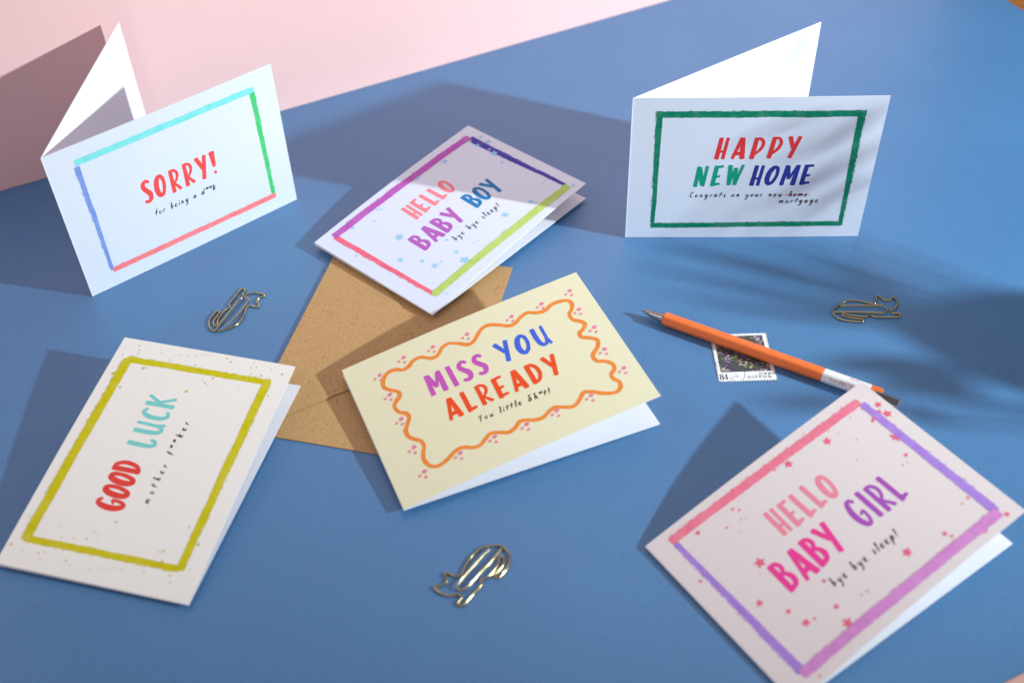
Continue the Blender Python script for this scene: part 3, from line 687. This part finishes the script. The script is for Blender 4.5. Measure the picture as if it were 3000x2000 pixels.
def hexa(x0, x1, rnd=0.0012):
    """hexagonal barrel with rounded edges, flat side down"""
    prof = []
    C = AF / math.cos(math.pi/6)
    for k in range(6):
        a = math.pi/3*k
        v = Vector((C*math.cos(a), C*math.sin(a)))
        e1 = Vector((C*math.cos(a-math.pi/3), C*math.sin(a-math.pi/3))); e2 = Vector((C*math.cos(a+math.pi/3), C*math.sin(a+math.pi/3)))
        p, q = v + (e1-v).normalized()*rnd, v + (e2-v).normalized()*rnd
        for t in (0, .33, .67, 1):
            prof.append((1-t)**2*p + 2*t*(1-t)*(v*.96+ (p+q)/2*.04) + t*t*q)
    bm = bmesh.new(); rg = []
    for x, s in ((x0, .93), (x0+.0004, 1), (x1-.0004, 1), (x1, .93)):
        rg.append([bm.verts.new((x, p.x*s, ZC + p.y*s)) for p in prof])
    n = len(prof)
    for i in range(3):
        for k in range(n): bm.faces.new((rg[i][k], rg[i][(k+1) % n], rg[i+1][(k+1) % n], rg[i+1][k]))
    bm.faces.new(rg[0][::-1]); bm.faces.new(rg[3])
    bmesh.ops.recalc_face_normals(bm, faces=bm.faces)
    return bm
obj('barrel', hexa(xb, xw), m_orange, pen)
obj('white_band', hexa(xw, xe-.0065), m_white, pen)
obj('end_section', hexa(xe-.0065, xe), m_orange, pen)
obj('cone_tip', tube([(xc0-.0004, .0009), (xc0, .0013), (xc0+.004, .0020), (xb-.0012, .0031), (xb, .0033)], 24, m_steel), m_steel, pen, smooth=True)
obj('writing_point', tube([(0, .0003), (.0004, .00048), (xc0-.0004, .00052)], 12, m_steel), m_steel, pen, smooth=True)
xk = along(PEN['clipend'])
zt = ZC + AF*.95
def clip_part(name, mat, par, x0, x1, y0, y1, z0, z1):
    bm = bmesh.new(); box(bm, x0, x1, y0, y1, z0, z1)
    bmesh.ops.rotate(bm, verts=bm.verts, cent=(0, 0, ZC), matrix=Matrix.Rotation(R(52), 3, 'X'))
    return obj(name, bm, mat, par)
clip = clip_part('pocket_clip', m_dark, pen, xe-.0030, xk, -.0018, .0018, zt, zt+.0006)
for y0 in (-.0023, .0018):
    clip_part('clip_rail', m_steel, clip, xe-.0030, xk, y0, y0+.0005, zt-.0002, zt+.0012)
clip_part('clip_lip', m_steel, clip, xk-.0009, xk, -.0018, .0018, zt+.0006, zt+.0024)
obj('push_button', tube([(xe-.001, .0021), (xe+.0045, .0021), (xe+.005, .0017)], 20, m_steel), m_steel, pen, smooth=True)
# lettering on the front face of the white band
m_redink = ink('pen_lettering_ink', rgb(216, 70, 58))
PENF = {
 'M': (1.2, [[(0,0),(.1,1),(.6,.15),(1.1,1),(1.2,0)]]), 'Λ': (1.0, [[(0,0),(.5,1),(1,0)]]), 'R': (.9, [[(0,0),(0,1),(.7,1),(.85,.75),(.7,.5),(0,.5)],[(.4,.5),(.9,0)]]),
 'K': (.9, [[(0,0),(0,1)],[(.8,1),(.05,.5),(.9,0)]]), "'": (.25, [[(.1,1.15),(.1,.8)]]), 'S': (.9, [[(.85,.85),(.7,1),(.15,1),(0,.8),(.15,.55),(.75,.5),(.88,.25),(.75,0),(.1,0),(0,.15)]]), 'T': (.9, [[(0,1),(.9,1)],[(.45,1),(.45,0)]]),
 'C': (.8, [[(.7,1),(.2,1),(0,.7),(0,.3),(.2,0),(.7,0)]]), 'o': (.8, [[(.2,.6),(.5,.6),(.6,.3),(.5,0),(.2,0),(.05,.3),(.2,.6)]]), 'l': (.3, [[(.1,1),(.1,0)]]),
}
def pen_text(text, x0, hgt, yoff, faceang, nm):
    fl = Flat(lambda x, y: 0.0, 0.00003); x = x0
    for c in text:
        w, ss = PENF[c]
        for s in ss:
            fl.stroke(linear([(x + p[0]*hgt, (p[1]-.5)*hgt + yoff, .00030) for p in s], .002), cap=.2)
        x += (w + .28) * hgt
    M = Matrix.Translation((0, 0, ZC)) @ Matrix.Rotation(faceang, 4, 'X') @ Matrix.Translation((0, 0, AF))
    obj(nm, fl.bm, m_redink, pen, M)
pen_text("MΛRK'ST", xw+.0048, .0020, 0.0002, R(60), 'maker_lettering')
pen_text("Coll", xw+.0150, .0015, 0.0008, 0.0, 'range_lettering')

# ------------------------------------------------------------------ stamp
ST = [Vector(p) for p in [[0.15037, 0.48875], [0.14911, 0.45037], [0.11583, 0.45063]]]
TRc, BRc, BLc = ST
sx = (BRc - BLc).normalized(); SWd = (BRc - BLc).length; SHt = (TRc - BRc).length
stamp = thing('postage_stamp', 'used Japanese postage stamp with a dark garden picture, partly under the pen', 'stamp', (BLc.x, BLc.y, 0), math.atan2(sx.y, sx.x))
m_stamp = card_paper('stamp_paper', rgb(244, 244, 242))
def perf_outline(w, h, pitch, r):
    out = []
    def edge(a, b):
        L = math.dist(a, b); n = int(L / pitch); ux, uy = (b[0]-a[0])/L, (b[1]-a[1])/L
        for i in range(n):
            c = (i + .5) * L / n
            for t in (-1, -.55, 0, .55, 1):
                s = c + t*r; dep = r * math.sqrt(max(0, 1 - t*t))
                out.append((a[0]+ux*s - uy*dep, a[1]+uy*s + ux*dep))
    edge((0, 0), (w, 0)); edge((w, 0), (w, h)); edge((w, h), (0, h)); edge((0, h), (0, 0))
    return out
ol = perf_outline(SWd, SHt, 0.00160, 0.00058)
bm = bmesh.new()
hi = [bm.verts.new((x, y, .00035)) for x, y in ol]; lo = [bm.verts.new((x, y, .0001)) for x, y in ol]
fhi = bm.faces.new(hi); flo = bm.faces.new(lo[::-1]); k = len(ol)
for i in range(k): bm.faces.new((lo[i], lo[(i+1) % k], hi[(i+1) % k], hi[i]))
bmesh.ops.triangulate(bm, faces=[fhi, flo])
obj('stamp_paper', bm, m_stamp, stamp)
# a plain generic garden picture: dark greens and violets with pale dabs
m_pic, n, l, b = base_mat('stamp_picture', (0.05, 0.06, 0.07, 1), 0.5, 0, 0.3)
x1 = add_noise(n, l, 200, 6, rough=0.75)
r1 = ramp(n, l, x1.outputs['Fac'], 0.32, (0.020, 0.035, 0.026, 1), 0.66, (0.30, 0.26, 0.48, 1))
k = r1.color_ramp.elements.new(0.42); k.color = (0.07, 0.12, 0.06, 1)
k = r1.color_ramp.elements.new(0.54); k.color = (0.075, 0.05, 0.09, 1)
t = n.new('ShaderNodeTexCoord'); mp = n.new('ShaderNodeMapping'); mp.inputs['Scale'].default_value = (420, 900, 400)
l.new(t.outputs['Object'], mp.inputs['Vector'])
vo = n.new('ShaderNodeTexVoronoi'); vo.inputs['Scale'].default_value = 1.0; l.new(mp.outputs['Vector'], vo.inputs['Vector'])
sp = ramp(n, l, vo.outputs['Distance'], 0.34, (1, 1, 1, 1), 0.46, (0, 0, 0, 1))
xm = add_noise(n, l, 120, 2); rm = ramp(n, l, xm.outputs['Fac'], 0.45, (0, 0, 0, 1), 0.53, (1, 1, 1, 1))
fk = mix(n, l, sp.outputs['Color'], rm.outputs['Color'], 1.0, 'MULTIPLY')
hs = n.new('ShaderNodeSeparateColor'); l.new(vo.outputs['Color'], hs.inputs['Color'])
dab = ramp(n, l, hs.outputs['Red'], 0.0, (0.55, 0.30, 0.28, 1), 1.0, (0.45, 0.42, 0.60, 1))
k = dab.color_ramp.elements.new(0.4); k.color = (0.50, 0.50, 0.16, 1)
k = dab.color_ramp.elements.new(0.7); k.color = (0.70, 0.62, 0.60, 1)
c2 = mix(n, l, r1.outputs['Color'], dab.outputs['Color'], fk)
l.new(c2, b.inputs['Base Color'])
bm = bmesh.new()
v = [bm.verts.new(p) for p in ((.0022, SHt*.195, .00038), (SWd-.0026, SHt*.195, .00038), (SWd-.0026, SHt-.0020, .00038), (.0022, SHt-.0020, .00038))]
bm.faces.new(v)
obj('stamp_picture', bm, m_pic, stamp)
fl = Flat(lambda x, y: .00036, 0.00001)
def serif(text, x, y, h, gap, wf=1.0):
    G = {
     '8': (.62, [(2, [(.31+.2*math.cos(a), .74+.22*math.sin(a), .09+.05*abs(math.cos(a))) for a in [2*math.pi*k/10 for k in range(10)]]), (2, [(.31+.25*math.cos(a), .27+.25*math.sin(a), .09+.06*abs(math.cos(a))) for a in [2*math.pi*k/10 for k in range(10)]])]),
     '4': (.66, [(0, [(.45,0,.15),(.45,1,.13)]), (0, [(.45,1,.06),(.04,.3,.06)]), (0, [(.02,.28,.09),(.64,.28,.09)]), (0, [(.32,.02,.05),(.58,.02,.05)])]),
     'N': (.84, [(0, [(.14,0,.07),(.14,1,.07)]), (0, [(.12,1,.14),(.72,0,.13)]), (0, [(.72,0,.07),(.72,1,.07)]), (0, [(.02,.02,.05),(.26,.02,.05)]), (0, [(.6,.98,.05),(.84,.98,.05)])]),
     'I': (.36, [(0, [(.18,0,.13),(.18,1,.13)]), (0, [(.04,.02,.05),(.32,.02,.05)]), (0, [(.04,.98,.05),(.32,.98,.05)])]),
     'P': (.62, [(0, [(.14,0,.13),(.14,1,.13)]), (1, [(.14,.97,.06),(.42,.94,.09),(.54,.74,.12),(.42,.52,.09),(.16,.49,.05)]), (0, [(.02,.02,.05),(.28,.02,.05)])]),
     'O': (.84, [(2, [(.42+.35*math.cos(a), .5+.46*math.sin(a), .06+.08*abs(math.cos(a))) for a in [2*math.pi*k/14 for k in range(14)]])]),
    }
    for c in text:
        w, ss = G[c]
        for sm, pts in ss:
            q = [(x + p[0]*h*wf, y + p[1]*h, p[2]*h) for p in pts]
            q = catmull(q, .0003, True) if sm == 2 else (catmull(q, .0003) if sm else linear(q, .001))
            fl.stroke(q, closed=(sm == 2), cap=0.1)
        x += (w*wf + gap) * h
serif('84', .0011, .0016, .0043, .03, .85)
serif('NIPPON', SWd*.505, .0021, .0020, .42, 1.12)
# the four characters above the country name, drawn stroke by stroke
KAN = [
 [[(.15,.05),(.15,.95),(.85,.95),(.85,.05),(.15,.05)], [(.15,.5),(.85,.5)]],
 [[(.05,.72),(.95,.72)], [(.5,1),(.5,0)], [(.48,.7),(.08,.2)], [(.52,.7),(.92,.2)], [(.3,.22),(.7,.22)]],
 [[(.05,.88),(.5,.95)], [(.28,.95),(.28,.05)], [(0,.6),(.55,.6)], [(.05,.32),(.5,.32)], [(0,.06),(.55,.06)], [(.12,.6),(.12,.32)], [(.44,.6),(.44,.32)], [(.66,.95),(.66,0)], [(.66,.92),(.94,.85),(.74,.55),(.95,.35),(.72,.2)]],
 [[(.2,1),(.02,.55)], [(.14,.72),(.14,0)], [(.3,.93),(.98,.93)], [(.38,.75),(.38,.35),(.9,.35),(.9,.75),(.38,.75)], [(.38,.55),(.9,.55)], [(.64,.93),(.6,.35),(.3,0)], [(.42,.25),(.98,0)]],
]
x = SWd*.705
for g in KAN:
    for s in g:
        fl.stroke(linear([(x + p[0]*.0021, .0047 + p[1]*.0016, .00016) for p in s], .001), cap=.1)
    x += .00265
obj('stamp_lettering', fl.bm, ink('stamp_ink', (0.012, 0.016, 0.045, 1)), stamp)
fl = Flat(lambda x, y: .00041, 0.00001)
P = lambda *q: [(SWd*x, SHt*y, w) for x, y, w in q]
fl.stroke(catmull(P((.42, .31, .00016), (.455, .26, .0002), (.475, .20, .00022), (.465, .12, .0002), (.44, .06, .0002), (.40, .03, .00014)), .0005), rag=.00003)
fl.stroke(catmull(P((.28, .04, .00016), (.235, .035, .00018), (.215, .06, .0002), (.235, .085, .0002), (.29, .09, .0002), (.355, .10, .0002)), .0005), rag=.00003)
fl.stroke(catmull(P((.355, .10, .0002), (.335, .125, .0002), (.305, .15, .00016)), .0005), rag=.00003)
fl.stroke(catmull([(SWd*.045 + .0013*math.cos(a), SHt*.36 + .0015*math.sin(a), .0002) for a in [k*.7 for k in range(9)]], .0005, True), closed=True)
obj('postmark', fl.bm, ink('postmark_ink', (0.03, 0.028, 0.035, 1)), stamp)

# ------------------------------------------------------------------ pot plant beside the set (outside the frame, it throws the leaf shadows)
m_leaf, n, l, b = base_mat('leaf_green', (0.045, 0.10, 0.03, 1), 0.45, 0, 0.4)
x1 = add_noise(n, l, 60, 4); r1 = ramp(n, l, x1.outputs['Fac'], .3, (.035, .08, .022, 1), .7, (.06, .13, .04, 1)); l.new(r1.outputs['Color'], b.inputs['Base Color'])
m_stem = base_mat('stem_green', (0.09, 0.12, 0.04, 1), 0.5)[0]
m_pot = base_mat('pot_clay', (0.42, 0.17, 0.09, 1), 0.7)[0]
m_soil = base_mat('soil', (0.05, 0.035, 0.025, 1), 0.9)[0]
PX, PY = 0.66, 0.315
plant = thing('potted_plant', 'leafy potted plant standing right of the set, seen only by its shadows', 'plant', (PX, PY, 0))
def lathe(prof, seg=28):
    bm = bmesh.new(); rg = [[bm.verts.new((r*math.cos(2*math.pi*k/seg), r*math.sin(2*math.pi*k/seg), z)) for k in range(seg)] for r, z in prof]
    for i in range(len(prof)-1):
        for k in range(seg): bm.faces.new((rg[i][k], rg[i][(k+1) % seg], rg[i+1][(k+1) % seg], rg[i+1][k]))
    bm.faces.new(rg[0][::-1]); bm.faces.new(rg[-1])
    bmesh.ops.recalc_face_normals(bm, faces=bm.faces)
    return bm
obj('pot', lathe([(.032, .0002), (.034, .003), (.043, .055), (.047, .055), (.048, .068), (.044, .068), (.043, .06)]), m_pot, plant, smooth=False)
obj('soil', lathe([(.0415, .0585), (.0415, .0605)]), m_soil, plant)
def lift(s, t):
    p = Vector(s); return p + (LAMP - p) * t
def leaf(spine, width, root=True, prof=0.75):
    """blade along a spine of 3-D points, a shallow fold along its midrib, real thickness"""
    sp = catmull([tuple(p) for p in spine], .006)
    P = [Vector(p) for p in sp]; n = len(P)
    bm = bmesh.new(); rows = []
    for i, p in enumerate(P):
        t = i / (n-1)
        d = (P[min(i+1, n-1)] - P[max(i-1, 0)]).normalized()
        tl = (LAMP - p).normalized()
        s = d.cross(tl).normalized()
        w = width/2 * (math.sin(math.pi * min(1, t**prof)) ** .8 + .02)
        up = s.cross(d).normalized()
        base = p - Vector((PX, PY, 0))
        row = []
        for k in (-1, -.5, 0, .5, 1):
            row.append(base + s*w*k + up*(abs(k)*w*.25))
        rows.append([bm.verts.new(q) for q in row] + [bm.verts.new(q - up*.0004) for q in row])
    for i in range(n-1):
        a, c = rows[i], rows[i+1]
        for k in range(4):
            bm.faces.new((a[k], a[k+1], c[k+1], c[k])); bm.faces.new((a[6+k], a[5+k], c[5+k], c[6+k]))
        bm.faces.new((a[0], c[0], c[5], a[5])); bm.faces.new((a[4], a[9], c[9], c[4]))
    o = obj('leaf', bm, m_leaf, plant, smooth=True)
    return P[0]
def stalk(a, bnd, c, r):
    pts = catmull([tuple(a), tuple(bnd), tuple(c)], .008)
    pts = [(p[0]-PX, p[1]-PY, p[2]) for p in pts]
    obj('stem', wire(pts, r, 8), m_stem, plant, smooth=True)
LEAVES = [([[0.2486, 0.513, 0.0], [0.2233, 0.5303, 0.0], [0.1971, 0.5482, 0.0], [0.1787, 0.5606, 0.0]], 0.28, 0.28, 0.008, 0.75), ([[0.2506, 0.4991, 0.0], [0.1764, 0.5365, 0.0], [0.1311, 0.5566, 0.0], [0.0876, 0.5773, 0.0]], 0.28, 0.28, 0.01, 0.75), ([[0.2487, 0.4925, 0.0], [0.1781, 0.515, 0.0], [0.1336, 0.5334, 0.0], [0.0813, 0.5528, 0.0]], 0.28, 0.28, 0.008, 0.75), ([[0.2364, 0.4898, 0.0], [0.1699, 0.5034, 0.0], [0.125, 0.5162, 0.0], [0.0887, 0.5305, 0.0]], 0.28, 0.28, 0.006, 0.75), ([[0.376, 0.4924, 0.0], [0.3107, 0.4942, 0.0], [0.2673, 0.4965, 0.0], [0.2308, 0.5036, 0.0]], 0.22, 0.24, 0.03, 0.75), ([[0.3629, 0.4606, 0.0], [0.3034, 0.4732, 0.0], [0.2619, 0.4786, 0.0], [0.2217, 0.4956, 0.0]], 0.22, 0.24, 0.04, 0.75), ([[0.3506, 0.4307, 0.0], [0.2971, 0.4515, 0.0], [0.2683, 0.4623, 0.0], [0.2338, 0.4801, 0.0]], 0.22, 0.24, 0.032, 0.75), ([[0.2544, 0.4282, 0.0], [0.2409, 0.4452, 0.0], [0.2269, 0.4543, 0.0], [0.195, 0.4606, 0.0], [0.1734, 0.459, 0.0]], 0.25, 0.25, 0.015, 0.75), ([[0.2474, 0.43, 0.0], [0.2234, 0.4416, 0.0], [0.1956, 0.44, 0.0]], 0.25, 0.25, 0.008, 0.75), ([[0.2392, 0.4132, 0.0], [0.2257, 0.4181, 0.0], [0.2089, 0.4275, 0.0]], 0.25, 0.25, 0.007, 0.75), ([[0.1989, 0.4309, 0.0], [0.1669, 0.4333, 0.0], [0.1285, 0.4315, 0.0]], 0.28, 0.28, 0.008, 0.75), ([[0.222, 0.5733, 0.0739], [0.1863, 0.575, 0.0429], [0.1445, 0.577, 0.015]], 0.22, 0.22, 0.005, 0.75), ([[0.2144, 0.5737, 0.0991], [0.1958, 0.5746, 0.0754], [0.1694, 0.5758, 0.0578]], 0.22, 0.22, 0.006, 0.75), ([[0.1835, 0.5752, 0.0927], [0.1564, 0.5765, 0.0827], [0.1305, 0.5777, 0.063]], 0.22, 0.22, 0.0028, 0.75), ([[0.2247, 0.5732, 0.0499], [0.1983, 0.5744, 0.0301], [0.1763, 0.5755, 0.0068]], 0.22, 0.22, 0.003, 0.75), ([[0.1968, 0.6552, 0.1027], [0.1813, 0.6456, 0.0905], [0.1632, 0.6345, 0.071]], 0.3, 0.3, 0.003, 0.75)]
for pts, t0, t1, w, pf in LEAVES:
    N = len(pts)
    sp = [lift(p, t0 + (t1-t0)*i/(N-1)) for i, p in enumerate(pts)]
    b0 = leaf(sp, w, prof=pf)
    root = Vector((PX + random.uniform(-.012, .012), PY + random.uniform(-.012, .012), .06))
    mid = (root + b0) / 2 + Vector((0.02, 0, .035))
    stalk(root, mid, b0, .0011)
